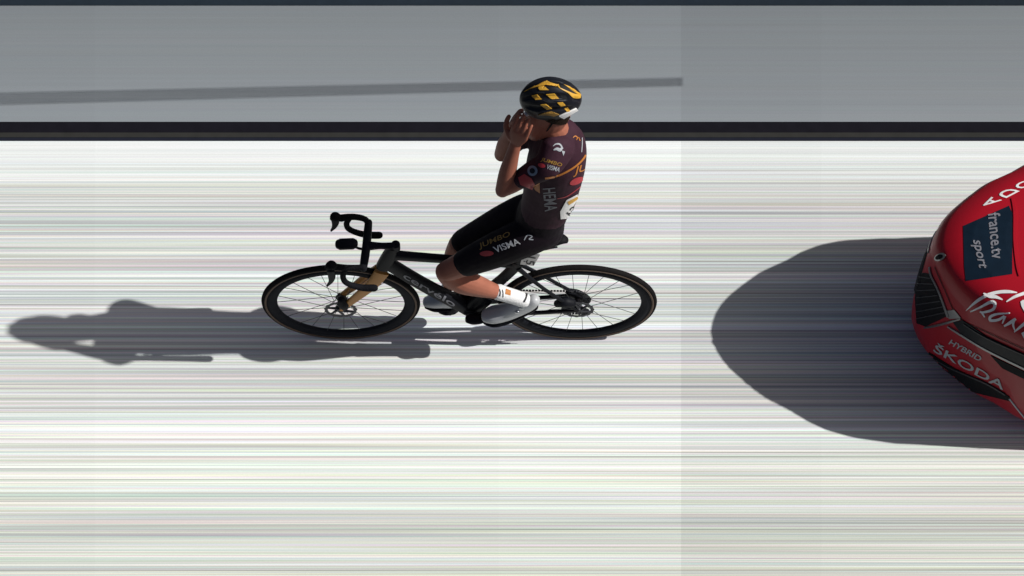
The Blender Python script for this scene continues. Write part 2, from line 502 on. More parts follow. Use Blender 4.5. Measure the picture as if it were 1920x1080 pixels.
# ------------------------------------------------------------------ the bicycle
bike = thing('racing_bicycle', 'black racing bicycle with gold fork ridden under the cyclist', 'bicycle')
WR = 0.34
def wheel(hx, rear):
    c = Vector((hx, 0, WR))
    w = bpy.data.objects.new('wheel', None); COL.objects.link(w); w.parent = bike; w.empty_display_size = .1
    bm = bmesh.new()
    prof = [(WR - .0125 + .0125 * math.cos(t), .0125 * math.sin(t)) for t in [2 * math.pi * k / 12 for k in range(12)]]
    disc_y(bm, c, prof, 96); obj('tyre', bm, M['rubber'], w)
    for s in (-1, 1):
        bm = bmesh.new()
        disc_y(bm, c, [(WR - .0135, s * .0132), (WR - .0225, s * .0125), (WR - .0225, s * .010), (WR - .0135, s * .010)], 96)
        obj('tan_sidewall', bm, M['tan'], w)
    bm = bmesh.new()
    disc_y(bm, c, [(WR - .021, -.011), (WR - .045, -.0135), (WR - .062, -.010), (WR - .068, -.004), (WR - .068, .004), (WR - .062, .010), (WR - .045, .0135), (WR - .021, .011)], 96)
    obj('rim', bm, M['rim'], w)
    bm = bmesh.new()
    disc_y(bm, c, [(.006, -.04), (.016, -.04), (.018, -.03), (.024, -.028), (.024, -.022), (.014, -.02), (.012, 0), (.014, .02), (.024, .022), (.024, .028), (.018, .03), (.016, .04), (.006, .04)], 24)
    sharp(obj('hub', bm, M['darksteel'], w))
    # brake disc: toothed ring with six arms
    bm = bmesh.new()
    yd = -.034
    n = 60
    rings = []
    for k in range(n):
        th = 2 * math.pi * k / n
        ro = .07 + (.0015 if k % 4 < 2 else -.002)
        rings.append([bm.verts.new(c + Vector((r * math.cos(th), yd + y, r * math.sin(th)))) for r, y in ((.055, -.001), (ro, -.001), (ro, .001), (.055, .001))])
    for k in range(n):
        a, b = rings[k], rings[(k + 1) % n]
        for j in range(4): bm.faces.new((a[j], a[(j + 1) % 4], b[(j + 1) % 4], b[j]))
    for k in range(6):
        th = 2 * math.pi * k / 6 + .3
        p0 = c + Vector((.018 * math.cos(th), yd, .018 * math.sin(th))); p1 = c + Vector((.056 * math.cos(th + .45), yd, .056 * math.sin(th + .45)))
        tube(bm, [p0, p1], [.007, .004], 6, 1)
    sharp(obj('brake_disc', bm, M['darksteel'], w))
    ns = 24
    for k in range(ns):
        th = 2 * math.pi * k / ns + (.1 if rear else 0)
        s = -1 if k % 2 else 1
        lead = .55 if (k // 2) % 2 else -.55
        p0 = c + Vector((.023 * math.cos(th + lead), s * .025, .023 * math.sin(th + lead)))
        p1 = c + Vector(((WR - .067) * math.cos(th), s * .003, (WR - .067) * math.sin(th)))
        bm = bmesh.new(); tube(bm, [p0, p1], .0013, 5, 1)
        obj('spoke', bm, M['spoke'], w)
    return w
FX = P(639, 566).x; BX = P(1083, 566).x
wheel(FX, False); wheel(BX, True)

def vt(*a): return [P(*p) for p in a]
C_ = M['carbon']
def flat(name, pts, ra, rb, m, n=4, pw=2.6, parent=None):
    """tube with its own depth (ra, in the bike plane) and width (rb, sideways)"""
    bm = bmesh.new()
    st = [(*p, a, b) for p, a, b in zip(pts, ra, rb)]
    loft(bm, smoothpath(st, n), 14, Vector((0, 1, 0)), pw, False)
    return sharp(obj(name, bm, m, parent or bike), 50)
BB = P(876, 577)
flat('head_tube', vt((737, 463), (729, 480), (719, 500)), [.020, .030, .032], [.019, .022, .024], C_)
flat('top_tube', vt((733, 478), (800, 483), (900, 490), (968, 497)), [.029, .025, .022, .02], [.017, .016, .014, .013], C_)
down = flat('down_tube', [P(727, 493), P(790, 531), BB], [.035, .034, .034], [.021, .024, .028], C_)
flat('seat_tube', [P(972, 492), P(945, 520), BB], [.03, .026, .03], [.014, .015, .024], C_)
flat('seat_post', vt((1000, 460), (985, 476), (970, 495)), [.02, .02, .022], [.012, .012, .013], C_)
for s in (-1, 1):
    hub = Vector((BX, s * .037, WR))
    flat('seat_stay', [P(972, 499) + Vector((0, s * .012, 0)), P(1020, 530) + Vector((0, s * .03, 0)), hub], [.012, .008, .009], [.008, .007, .007], C_)
    flat('chain_stay', [BB + Vector((.01, s * .022, 0)), P(980, 574) + Vector((0, s * .034, 0)), hub], [.017, .013, .011], [.01, .008, .007], C_)
    flat('fork_leg', [P(716, 506) + Vector((0, s * .011, 0)), P(698, 523) + Vector((0, s * .026, 0)), P(667, 547) + Vector((0, s * .03, 0)), Vector((FX, s * .033, WR))],
         [.034, .03, .022, .013], [.012, .010, .009, .008], M['gold'])
bm = bmesh.new(); ball(bm, BB, .034, .034, .034); obj('bottom_bracket', bm, C_, bike)
bmt = bvh_of(down)
lay_text('lettering', 'cerv\u00e9lo', (755, 520), (96, 56), (5, -9), bmt, M['dimgrey'], down, .0015)
# cockpit
HB = 0.117
flat('stem', vt((741, 462), (715, 461), (690, 461)), [.017, .014, .016], [.017, .013, .02], C_)
bm = bmesh.new(); disc_y(bm, Vector((0, 0, 0)), [(.004, -.019), (.019, -.019), (.019, .019), (.004, .019)], 20)
bmesh.ops.rotate(bm, verts=bm.verts, matrix=Matrix.Rotation(R(90), 3, 'X')); bmesh.ops.translate(bm, verts=bm.verts, vec=P(742, 462)); sharp(obj('stem_cap', bm, C_, bike))
hb = bpy.data.objects.new('handlebar', None); COL.objects.link(hb); hb.parent = bike
bm = bmesh.new()
st = [(*P(691, 417, HB), .016, .014), (*P(689, 440, .06), .018, .013), (*P(687, 461, 0), .018, .016), (*P(684, 484, -.06), .018, .013), (*P(681, 503, -HB), .016, .014)]
loft(bm, smoothpath(st, 5), 12, Vector((0, 0, 1)), 2.4, True)
obj('bar_top', bm, C_, hb)
for y, o in ((HB, [(691, 420), (684, 411), (668, 407), (652, 407), (640, 409)]), (-HB, [(681, 501), (668, 502), (650, 502), (634, 501), (622, 499)])):
    bm = bmesh.new(); tube(bm, [P(u, v, y) for u, v in o], [.0125, .013, .0135, .0145, .016], 10, 5, True); obj('bar_tape', bm, M['tape'], hb)
for y, o in ((HB, [(655, 410), (650, 418), (652, 427), (663, 434), (680, 439), (697, 441), (711, 441)]), (-HB, [(648, 505), (643, 517), (647, 528), (660, 535), (676, 539), (690, 540), (702, 540)])):
    bm = bmesh.new(); tube(bm, [P(u, v, y) for u, v in o], [.0115, .0125, .0125, .013, .014, .0155, .0155], 10, 5, True); obj('drop_bar', bm, M['tape'], hb)
for y, (a, b, c) in ((HB, ((637, 409), (628, 406), (624, 409))), (-HB, ((628, 500), (621, 497), (614, 501)))):
    bm = bmesh.new(); tube(bm, [P(*a, y), P(*b, y), P(*c, y)], [.015, .02, .013], 12, 5, True); obj('brake_hood', bm, M['tape'], hb)
for y, pts in ((HB, [(627, 410), (629, 417), (627, 425), (621, 432)]), (-HB, [(620, 508), (622, 518), (621, 527), (614, 535)])):
    bm = bmesh.new()
    loft(bm, smoothpath([(*P(u, v, y), r, .007) for (u, v), r in zip(pts, (.017, .016, .011, .004))], 5), 10, Vector((0, 1, 0)), 2.0, True)
    obj('brake_lever', bm, C_, hb)
bm = bmesh.new()
c0 = P(634.5, 458, -.0); c1 = P(665, 457, -.0)
loft(bm, [(*(c0), .014, .021), (*(c0 + Vector((.006, 0, 0))), .017, .024), (*(c1 - Vector((.006, 0, 0))), .017, .024), (*(c1), .014, .021)], 14, Vector((0, 1, 0)), 3.0, True)
comp = obj('bike_computer', bm, C_, bike)
bar('mount_arm', vt((664, 462), (674, 466), (684, 467)), .0055, C_, bike)
# saddle
bm = bmesh.new()
st = [(*P(1062, 450), .009, .016), (*P(1054, 448), .013, .024), (*P(1035, 449), .014, .034), (*P(1000, 452), .013, .032), (*P(960, 453), .012, .022), (*P(925, 456), .011, .018), (*P(918, 458), .008, .014)]
loft(bm, smoothpath(st, 4), 14, Vector((0, 1, 0)), 2.0, True); obj('saddle', bm, M['saddle'], bike)
for s in (-1, 1):
    bar('saddle_rail', [P(1045, 455) + Vector((0, s * .02, 0)), P(1010, 460) + Vector((0, s * .02, 0)), P(960, 458) + Vector((0, s * .012, 0))], .004, M['darksteel'], bike, 8)
# number plate under the saddle
bm = bmesh.new()
q = vt((982, 474, -.012), (1013, 478, -.012), (1001, 499, -.014), (975, 496, -.014))
tn = Vector((0, .003, 0))
a = [bm.verts.new(p) for p in q]; b = [bm.verts.new(p + tn) for p in q]
bm.faces.new(a); bm.faces.new(b[::-1])
for k in range(4): bm.faces.new((a[k], b[k], b[(k + 1) % 4], a[(k + 1) % 4]))
plate = obj('number_plate', bm, M['plate'], bike, smooth=False)
bev = plate.modifiers.new('b', 'BEVEL'); bev.width = .006; bev.segments = 3; bev.limit_method = 'ANGLE'
pt = bvh_of(plate)
lay_text('lettering', '15', (988.5, 480), (-3.5, 15), (16, 2.5), pt, M['black'], plate, .0015)
bar('plate_bracket', [P(976, 490, 0), P(984, 488, -.01)], .006, C_, bike, 8, 1)
# drive train (far side) and cranks
PEDN = P(893, 594, -.062); PEDF = P(842, 583, .062)
bm = bmesh.new()
n = 80
rings = []
for k in range(n):
    th = 2 * math.pi * k / n
    ro = .094 + (.002 if k % 2 else -.002)
    rings.append([bm.verts.new(BB + Vector((r * math.cos(th), .04 + y, r * math.sin(th)))) for r, y in ((.075, -.002), (ro, -.001), (ro, .001), (.075, .002))])
for k in range(n):
    a, b = rings[k], rings[(k + 1) % n]
    for j in range(4): bm.faces.new((a[j], a[(j + 1) % 4], b[(j + 1) % 4], b[j]))
for k in range(4):
    th = 2 * math.pi * k / 4 + .4
    tube(bm, [BB + Vector((0, .04, 0)), BB + Vector((.078 * math.cos(th), .04, .078 * math.sin(th)))], [.016, .009], 8, 1)
disc_y(bm, BB + Vector((0, .046, 0)), [(.012, -.002), (.070, -.0015), (.070, .0015), (.012, .002)], 48)
sharp(obj('chainring', bm, M['darksteel'], bike))
bm = bmesh.new()
tube(bm, [P(893, 561, .03), P(888, 552, .036), P(880, 548, .036)], [.014, .018, .012], 8, 3, True)
obj('front_derailleur', bm, C_, bike)
bm = bmesh.new()
tube(bm, [P(915, 560), P(900, 570), P(889, 579)], [.026, .03, .03], 10, 3, True)
obj('bottle_cage', bm, C_, bike)
flat('crank_arm', [BB + Vector((0, -.032, 0)), PEDN + Vector((0, .018, 0))], [.018, .012], [.009, .008], C_, 1)
flat('crank_arm', [BB + Vector((0, .05, 0)), PEDF + Vector((0, -.014, 0))], [.018, .012], [.009, .008], C_, 1)
for pd, s in ((PEDN, -1), (PEDF, 1)):
    bm = bmesh.new()
    loft(bm, smoothpath([(*(pd + Vector((-.04, s * .008, -.006))), .008, .018), (*(pd + Vector((-.015, s * .008, -.006))), .014, .026), (*(pd + Vector((.02, s * .008, -.002))), .013, .024), (*(pd + Vector((.035, s * .008, 0))), .007, .016)], 3), 10, Vector((0, 1, 0)), 2.4, True)
    obj('pedal', bm, C_, bike)
hubr = Vector((BX, 0, WR))
bm = bmesh.new()
disc_y(bm, hubr, [(.012, .022), (.05, .024), (.05, .026), (.043, .027), (.043, .029), (.036, .030), (.036, .032), (.028, .033), (.028, .036), (.012, .036)], 36)
sharp(obj('cassette', bm, M['darksteel'], bike))
dr = hubr + Vector((-.02, .034, -.085)); dr2 = hubr + Vector((.03, .034, -.15))
bm = bmesh.new()
tube(bm, [hubr + Vector((.015, .04, -.02)), dr + Vector((.02, .01, 0))], [.014, .02], 8, 1, True)
tube(bm, [dr, dr2], [.012, .012], 8, 1, True)
for p in (dr, dr2): disc_y(bm, p, [(.004, -.004), (.024, -.004), (.024, .004), (.004, .004)], 16)
obj('rear_derailleur', bm, C_, bike)
bm = bmesh.new()
ch = [BB + Vector((0, .04, .094)), hubr + Vector((0, .03, .048)), hubr + Vector((.046, .03, 0)), hubr + Vector((.01, .033, -.06)), dr + Vector((-.026, 0, 0)), dr2 + Vector((.0, 0, -.026)), BB + Vector((.01, .04, -.094)), BB + Vector((-.094, .04, 0)), BB + Vector((0, .04, .094))]
for p0, p1 in zip(ch, ch[1:]):
    m_ = max(2, int((p1 - p0).length / .013))
    for k in range(m_):
        a = p0.lerp(p1, (k + .1) / m_); b = p0.lerp(p1, (k + .9) / m_)
        tube(bm, [a, b], .0045, 5, 1)
tag(obj('chain', bm, M['darksteel'], bike), kind='stuff')
for hx, pts in ((BX, [(1046, 569), (1058, 566), (1072, 568)]), (FX, [(640, 562), (644, 568), (646, 574)])):
    bm = bmesh.new(); tube(bm, [P(u, v, -.028) for u, v in pts], [.018, .026, .02], 10, 4, True); obj('brake_caliper', bm, C_, bike)
bm = bmesh.new(); tube(bm, [P(1068, 548, .03), P(1085, 553, .034), P(1100, 562, .034)], [.018, .022, .02], 10, 4, True); obj('derailleur_hanger', bm, C_, bike)

# ------------------------------------------------------------------ the rider
person = thing('person', 'cyclist in dark jersey and yellow and black helmet sitting upright with hands over face', 'person')
def st_(rows):                                          # rows of (u, v, y, ra, rb)
    return smoothpath([(*P(u, v, y), a, b) for u, v, y, a, b in rows], 5)
def limb(bm, rows, nseg=18, pw=2.0):
    loft(bm, st_(rows), nseg, Vector((0, 1, 0)), pw, True)

SHN = (1030, 306, -.108); ELN = (942, 357, -.125); WRN = (967, 268, -.074)
SHF = (1026, 225, .10); ELF = (940, 290, .10); WRF = (960, 240, .055)
def hand(bm, wrist, tip, palm_n, thumb_s, k=1.0):
    """wrist, tip points; palm_n the way the palm faces; thumb_s +1/-1 the side of the thumb"""
    W = wrist; d = (tip - wrist).normalized()
    n = (palm_n - d * palm_n.dot(d)).normalized()
    s = d.cross(n).normalized()
    K = W + d * .085 * k
    loft(bm, smoothpath([(*W, .017 * k, .024 * k), (*(W + d * .03 * k), .017 * k, .032 * k), (*(W + d * .06 * k), .015 * k, .039 * k), (*K, .012 * k, .038 * k)], 4), 16, s, 2.2, True)
    for i, (ln, sp) in enumerate(((.078, -.030), (.088, -.0105), (.082, .0095), (.064, .029))):
        sp *= -thumb_s
        b = K + s * sp * k - d * .012 * k
        fan = s * sp * 1.1
        p1 = b + (d + fan * .6) .normalized() * ln * .52 * k + n * .004 * k
        p2 = p1 + (d + n * .30 + fan * .4).normalized() * ln * .34 * k
        p3 = p2 + (d + n * .62).normalized() * ln * .30 * k
        r = .0088 * k
        loft(bm, smoothpath([(*b, r * 1.1, r * 1.1), (*p1, r, r), (*p2, r * .9, r * .9), (*p3, r * .78, r * .78)], 4), 10, s, 2.0, True)
    t0 = W + d * .022 * k + s * thumb_s * .026 * k
    t1 = t0 + (d * .7 + s * thumb_s * .75 + n * .25).normalized() * .042 * k
    t2 = t1 + (d * .9 + s * thumb_s * .3 + n * .35).normalized() * .034 * k
    t3 = t2 + (d * .95 + n * .4).normalized() * .024 * k
    loft(bm, smoothpath([(*t0, .015 * k, .015 * k), (*t1, .012 * k, .012 * k), (*t2, .0105 * k, .0105 * k), (*t3, .009 * k, .009 * k)], 4), 10, s, 2.0, True)

bm = bmesh.new()
# head: chin to crown
limb(bm, [(1003, 252, 0, .030, .026), (1010, 243, 0, .052, .042), (1022, 228, 0, .076, .054), (1028, 212, 0, .087, .061), (1030, 194, 0, .088, .062), (1031, 182, 0, .070, .050), (1031, 177, 0, .04, .03)], 20)
limb(bm, [(984, 214, 0, .009, .008), (980, 226, 0, .014, .010), (986, 231, 0, .012, .011)], 10)         # nose
limb(bm, [(990, 238, 0, .012, .018), (993, 243, 0, .011, .017)], 10)                                     # lips
for s in (-1, 1):                                        # ears
    e = P(1034, 222, s * .058)
    ball(bm, e, .018, .010, .028, 12, 8)
limb(bm, [(1030, 230, 0, .055, .05), (1043, 247, 0, .056, .053), (1050, 262, 0, .068, .07)])               # neck
limb(bm, [(1047, 280, 0, .085, .085), (1040, 310, 0, .09, .09), (1030, 360, 0, .085, .08), (1014, 398, 0, .07, .07)])   # trunk under the clothes
for (sh_, el_, wr_, s) in ((SHN, ELN, WRN, -1), (SHF, ELF, WRF, 1)):
    m1 = tuple((a + b) / 2 for a, b in zip(sh_, el_)); m2 = tuple(a * .62 + b * .38 for a, b in zip(el_, wr_))
    limb(bm, [(*sh_, .045, .044), (*m1, .036, .036), (*(a * .2 + b * .8 for a, b in zip(sh_, el_)), .034, .034), (*el_, .028, .028)], 16)
    limb(bm, [(*el_, .029, .029), (*m2, .034, .031), (*(a * .25 + b * .75 for a, b in zip(el_, wr_)), .027, .024), (*wr_, .023, .021)], 16)
hand(bm, P(*WRN), P(994, 199, -.082), Vector((.45, .9, 0)), 1, 1.0)
hand(bm, P(*WRF), P(972, 192, .04), Vector((.9, -.45, 0)), -1, .92)
# legs
HIPN = (1006, 437, -.062); KNN = (836, 509, -.078); ANN = (952, 552, -.070)
HIPF = (1006, 390, .062); KNF = (862, 456, .07); ANF = (842, 545, .068)
for hip, kn, an, s in ((HIPN, KNN, ANN, -1), (HIPF, KNF, ANF, 1)):
    L2 = lambda a, b, t: tuple(x + (y - x) * t for x, y in zip(a, b))
    limb(bm, [(hip[0] - 22, hip[1] + 8, hip[2], .058, .048), (*L2(hip, kn, .35), .082, .066), (*L2(hip, kn, .7), .066, .056), (*L2(hip, kn, .92), .05, .046), (*kn, .046, .043)])
    if s < 0:
        limb(bm, [(838, 512, -.078, .048, .044), (850, 520, -.078, .058, .046), (872, 529, -.078, .062, .050), (900, 538, -.075, .050, .042), (930, 547, -.071, .034, .031), (958, 555, -.070, .030, .026)])
    else:
        limb(bm, [(*kn, .046, .043), (*L2(kn, an, .3), .054, .048), (*L2(kn, an, .65), .038, .036), (*an, .029, .026)])
limb(bm, [(960, 556, -.07, .028, .024), (985, 566, -.07, .028, .026)])
limb(bm, [(842, 549, .068, .027, .024), (833, 564, .068, .026, .026)])
body = remeshed('body', bm, .0036, 4, M['skin'], person)
for s in (-1, 1):
    bm = bmesh.new(); ball(bm, P(988, 213, s * .026), .011, .011, .011); obj('eye', bm, M['eye'], person)

hair = lay_poly('hair', [[(1016, 214), (1062, 210), (1070, 222), (1064, 231), (1050, 233), (1036, 231), (1024, 226)]], bvh_of(body), M['hair'], body, .004, .004, cut=4)
# jersey
bm = bmesh.new()
limb(bm, [(1050, 256, 0, .082, .075), (1050, 268, 0, .100, .098), (1047, 285, 0, .112, .118), (1042, 310, 0, .117, .118), (1036, 340, 0, .114, .110), (1030, 368, 0, .108, .104), (1018, 396, 0, .095, .104)], 28, 2.15)
for sh_, el_ in ((SHN, ELN), (SHF, ELF)):
    L2 = lambda a, b, t: tuple(x + (y - x) * t for x, y in zip(a, b))
    s = -1 if sh_[2] < 0 else 1
    limb(bm, [(1046, 276 if s < 0 else 246, s * .06, .072, .06), (*L2(sh_, el_, .02), .058, .056), (*L2(sh_, el_, .35), .048, .048), (*L2(sh_, el_, .56), .042, .042)], 20)
jersey = remeshed('jersey', bm, .0055, 6, M['jersey'], person)
# bib shorts
bm = bmesh.new()
limb(bm, [(1032, 360, 0, .095, .098), (1022, 388, 0, .099, .104), (1013, 410, 0, .100, .112), (1012, 428, 0, .098, .105), (1008, 437, 0, .06, .06)], 24, 2.1)
for hip, kn, s in ((HIPN, KNN, -1), (HIPF, KNF, 1)):
    L2 = lambda a, b, t: tuple(x + (y - x) * t for x, y in zip(a, b))
    limb(bm, [(1018, hip[1] - 3, s * .052, .087, .068), (*L2(hip, kn, .1), .094, .073), (*L2(hip, kn, .36), .089, .071), (*L2(hip, kn, .62), .076, .063), (*L2(hip, kn, .78), .064, .056)] if s < 0 else
         [(1018, hip[1] - 3, s * .052, .087, .068), (*L2(hip, kn, .1), .094, .073), (*L2(hip, kn, .36), .089, .071), (*L2(hip, kn, .62), .076, .063), (*L2(hip, kn, .95), .056, .052)])
shorts = remeshed('bib_shorts', bm, .0055, 6, M['shorts'], person)
jt = bvh_of(jersey); sht = bvh_of(shorts); bt = bvh_of(body)

# prints on the jersey
bar_poly = lambda pts, w: stroke(pts, [w] * len(pts))
lay_poly('yellow_band', bar_poly([(1022, 334), (1040, 331), (1058, 324), (1078, 312), (1092, 299), (1100, 286)], 3.4), jt, M['orange'], jersey)
lay_text('lettering', 'JU', (1074, 332), (23, -9), (5, -19), jt, M['orange'], jersey)
lay_poly('red_mark', [ell(1081, 339, 14, 6, -24)], jt, M['red'], jersey)
lay_poly('thin_red_line', bar_poly([(1045, 372), (1062, 368), (1080, 356), (1092, 346)], 1.6), jt, M['red'], jersey)
lay_text('lettering', 'HEMA', (1018, 353), (4, 43), (23, -2), jt, M['dimgrey'], jersey)
lay_poly('white_emblem', stroke([(1038, 281), (1044, 279), (1050, 281), (1053, 277)], [2, 5, 6, 3]) + stroke([(1037, 274), (1043, 270), (1050, 271), (1055, 279)], [1, 2.5, 3, 2]) + [[(1053, 282), (1059, 284), (1056, 292)]], jt, M['palegrey'], jersey)
lay_poly('orange_emblem', stroke([(1074, 258), (1078, 255), (1082, 258), (1080, 262)], [1.2, 1.8, 1.8, 1]) + stroke([(1084, 257), (1087, 264)], [1.5, 1.5]), jt, M['orange'], jersey)
lay_poly('white_piping', bar_poly([(1091, 258), (1091, 270), (1090, 285)], 1.4), jt, M['palegrey'], jersey)
lay_text('lettering', 'JUMBO', (1013, 303), (38, 11), (4, -8), jt, M['dullyellow'], jersey)
lay_text('lettering', 'VISMA', (1024, 316), (24, 6), (3, -8), jt, M['palegrey'], jersey)
lay_poly('red_mark', [ell(1016, 310, 7, 4, 15)], jt, M['red'], jersey)
lay_poly('round_badge', [ell(999, 320, 9.5, 9.5)], jt, M['skyblue'], jersey)
lay_poly('badge_centre', [ell(999, 320, 5, 5)], jt, M['navy'], jersey, .0035)
lay_poly('red_cuff', [[(972, 333), (984, 326), (997, 334), (1003, 346), (999, 356), (986, 350), (976, 346)]], jt, M['red'], jersey, .0022)
lay_poly('orange_panel', [[(1000, 348), (1012, 342), (1013, 362), (1004, 356)]], jt, M['orange'], jersey, .002)
lay_poly('race_number', [[(1050, 396), (1062, 374), (1085, 362), (1086, 376), (1076, 394), (1062, 409), (1051, 410)]], jt, M['white'], jersey, .003)
lay_poly('yellow_strip', [[(1063, 377), (1084, 366), (1085, 371), (1066, 383)]], jt, M['yellow'], jersey, .0045)
lay_text('lettering', '15', (1061, 398), (12, -14), (8, 8), jt, M['black'], jersey, .0045)
# prints on the shorts
lay_text('lettering', 'JUMBO', (900, 469), (58, -24), (-2, -12), sht, M['dullyellow'], shorts)
lay_text('lettering', 'VISMA', (930, 474), (47, -17), (-6, -11), sht, M['white'], shorts)
lay_poly('red_mark', [ell(913, 475, 13, 5, -3)], sht, M['red'], shorts)
lay_poly('white_emblem', bar_poly([(983, 450), (989, 441), (998, 443), (992, 448), (1000, 449)], 1.8), sht, M['palegrey'], shorts)
lay_poly('thin_red_line', bar_poly([(1038, 420), (1043, 414), (1044, 423)], 1.6), sht, M['pink'], shorts)

# socks and shoes
def garment(name, rows, m, nseg=20, pw=2.0):
    bm = bmesh.new(); limb(bm, rows, nseg, pw)
    return obj(name, bm, m, person)
sockn = garment('sock', [(934, 547.5, -.071, .037, .034), (945, 551, -.071, .036, .032), (962, 556, -.070, .036, .031), (982, 563, -.070, .035, .031)], M['sock'])
sockf = garment('sock', [(843, 538, .068, .036, .034), (843, 550, .068, .035, .031), (840, 558, .068, .034, .031)], M['sock'])
skt = bvh_of(sockn)
lay_poly('sock_print', bar_poly([(936, 542), (938, 548), (937, 555)], 2.2) + bar_poly([(942, 543), (943, 549), (943, 557)], 1.8), skt, M['black'], sockn, .0015, cut=3)
lay_poly('orange_patch', [[(948, 541), (958, 545), (957, 554), (947, 551)]], skt, M['orange'], sockn, .0015, cut=3)
def shoe(rows, sole_rows):
    bm = bmesh.new()
    loft(bm, st_(rows), 22, Vector((0, 1, 0)), 2.3, True)
    sh = remeshed('shoe', bm, .004, 3, M['shoe'], person)
    bm = bmesh.new()
    loft(bm, st_(sole_rows), 16, Vector((0, 1, 0)), 2.6, True)
    obj('sole', bm, M['carbon'], sh)
    return sh
shn = shoe([(1001, 563, -.07, .027, .027), (990, 569, -.07, .038, .031), (970, 577, -.07, .041, .035), (948, 585, -.07, .035, .040), (925, 590, -.07, .028, .042), (910, 592, -.07, .018, .032)],
           [(1006, 572, -.07, .008, .022), (985, 583, -.07, .008, .026), (950, 596, -.07, .008, .034), (925, 600, -.07, .008, .036), (908, 599, -.07, .007, .024)])
shf = shoe([(858, 566, .068, .032, .028), (845, 564, .068, .040, .030), (828, 563, .068, .034, .034), (812, 564, .068, .026, .034), (800, 566, .068, .018, .026)],
           [(860, 575, .068, .007, .022), (840, 574, .068, .007, .028), (815, 573, .068, .007, .032), (798, 571, .068, .006, .020)])
shnt = bvh_of(shn)
lay_poly('strap', bar_poly([(983, 547), (987, 551), (986, 558), (982, 566)], 3.0), bvh_of(shn, sockn), M['black'], shn, .003, cut=3)
for du, dv in ((978, 578), (970, 586)):
    bm = bmesh.new()
    h, n, i, t = shnt.ray_cast(CO, ray(du, dv))
    if h: ball(bm, h, .012, .006, .012, 12, 8)
    obj('closure_dial', bm, M['steel'], shn)

# helmet
bm = bmesh.new()
hc = P(1031, 186, 0)
A_, B_, Cc = .116, .072, .118
nu, nv = 144, 60
def hpt(th, ph, k=1.0):
    x = math.cos(th) * math.cos(ph); y = math.sin(th) * math.cos(ph); z = math.sin(ph)
    xx = A_ * x * (1.0 + (.05 if x > 0 else 0))
    q = math.atan2(y, max(z, -.2) + .25)
    g = 0
    for q0, x0, x1, dp in ((0, -.95, .45, .09), (.52, -.93, .6, .10), (-.52, -.93, .6, .10), (1.02, -.85, .72, .10), (-1.02, -.85, .72, .10), (0, .55, .98, .07), (.55, .68, .95, .08), (-.55, .68, .95, .08)):
        e = max(0, 1 - abs(q - q0) / .15); e = min(1, e * 1.8)
        f = max(0, min(1, (x - x0) / .18)) * max(0, min(1, (x1 - x) / .18))
        g = max(g, dp * e * f * (1 if z > -.15 else 0))
    k *= 1 - g
    return hc + Vector((xx * k, B_ * y * k * (1.0 - .10 * x * x), Cc * z * k * (1 - .06 * max(0, x)) ))
rows = []
for j in range(nv + 1):
    ph = R(-24 + 114 * j / nv)
    rows.append([bm.verts.new(hpt(2 * math.pi * i / nu, ph + R(7) * math.cos(2 * math.pi * i / nu) * (1 - j / nv))) for i in range(nu)] if j < nv else [bm.verts.new(hpt(0, R(90)))])
for j in range(nv - 1):
    for i in range(nu):
        bm.faces.new((rows[j][i], rows[j][(i + 1) % nu], rows[j + 1][(i + 1) % nu], rows[j + 1][i]))
for i in range(nu): bm.faces.new((rows[nv - 1][i], rows[nv - 1][(i + 1) % nu], rows[nv][0]))
inn = [bm.verts.new(hpt(2 * math.pi * i / nu, R(-22) + R(7) * math.cos(2 * math.pi * i / nu), .84)) for i in range(nu)]
for i in range(nu): bm.faces.new((rows[0][(i + 1) % nu], rows[0][i], inn[i], inn[(i + 1) % nu]))
helm = obj('helmet', bm, M['helmet'], person)
ht = bvh_of(helm)
hp = lambda *pts: [(940 + x / 7.712, 130 + y / 7.712) for x, y in pts]
lay_poly('yellow_ridge', [hp((330, 330), (480, 245), (545, 247), (430, 285)), hp((480, 245), (600, 180), (660, 165), (720, 190), (640, 226), (545, 247)),
                          hp((640, 226), (720, 190), (830, 222), (850, 270), (800, 250)), hp((800, 250), (850, 270), (1040, 350), (1140, 365), (1135, 412), (1030, 410), (960, 340), (870, 292)),
                          hp((900, 222), (1060, 285), (1140, 365), (1085, 352))], ht, M['yellow'], helm, .004, .004, cut=4)
for q in (((520, 250), (620, 240), (690, 300), (560, 300)), ((650, 360), (770, 350), (835, 425), (730, 435)), ((440, 375), (520, 360), (590, 440), (500, 445)),
          ((810, 480), (890, 475), (925, 515), (860, 530)), ((570, 510), (640, 500), (730, 560), (660, 575)), ((910, 570), (960, 550), (995, 600), (940, 605))):
    lay_poly('yellow_diamond', [hp(*q)], ht, M['yellow'], helm, .0035, .003, cut=4)
lay_poly('gold_edge', [hp((530, 655), (720, 605), (835, 650), (760, 675), (700, 660))], ht, M['dullyellow'], helm, .003, .003, cut=4)
lay_poly('rear_cradle', [hp((835, 668), (1080, 556), (1098, 582), (900, 700))], ht, M['white'], helm, .006, .006, cut=4)
for q in (((845, 225), (900, 235), (1080, 340), (1040, 355), (880, 285)), ((500, 330), (620, 325), (640, 345), (520, 350)), ((600, 445), (720, 445), (790, 480), (680, 490)), ((330, 345), (430, 320), (440, 350), (350, 380)), ((830, 345), (930, 370), (960, 430), (880, 420))):
    lay_poly('vent', [hp(*q)], ht, M['helmetfoam'], helm, .001, cut=4)
bar('chin_strap', [P(1040, 225, -.066), P(1026, 244, -.056), P(1010, 257, -.012)], .004, M['plastic'], helm, 6)

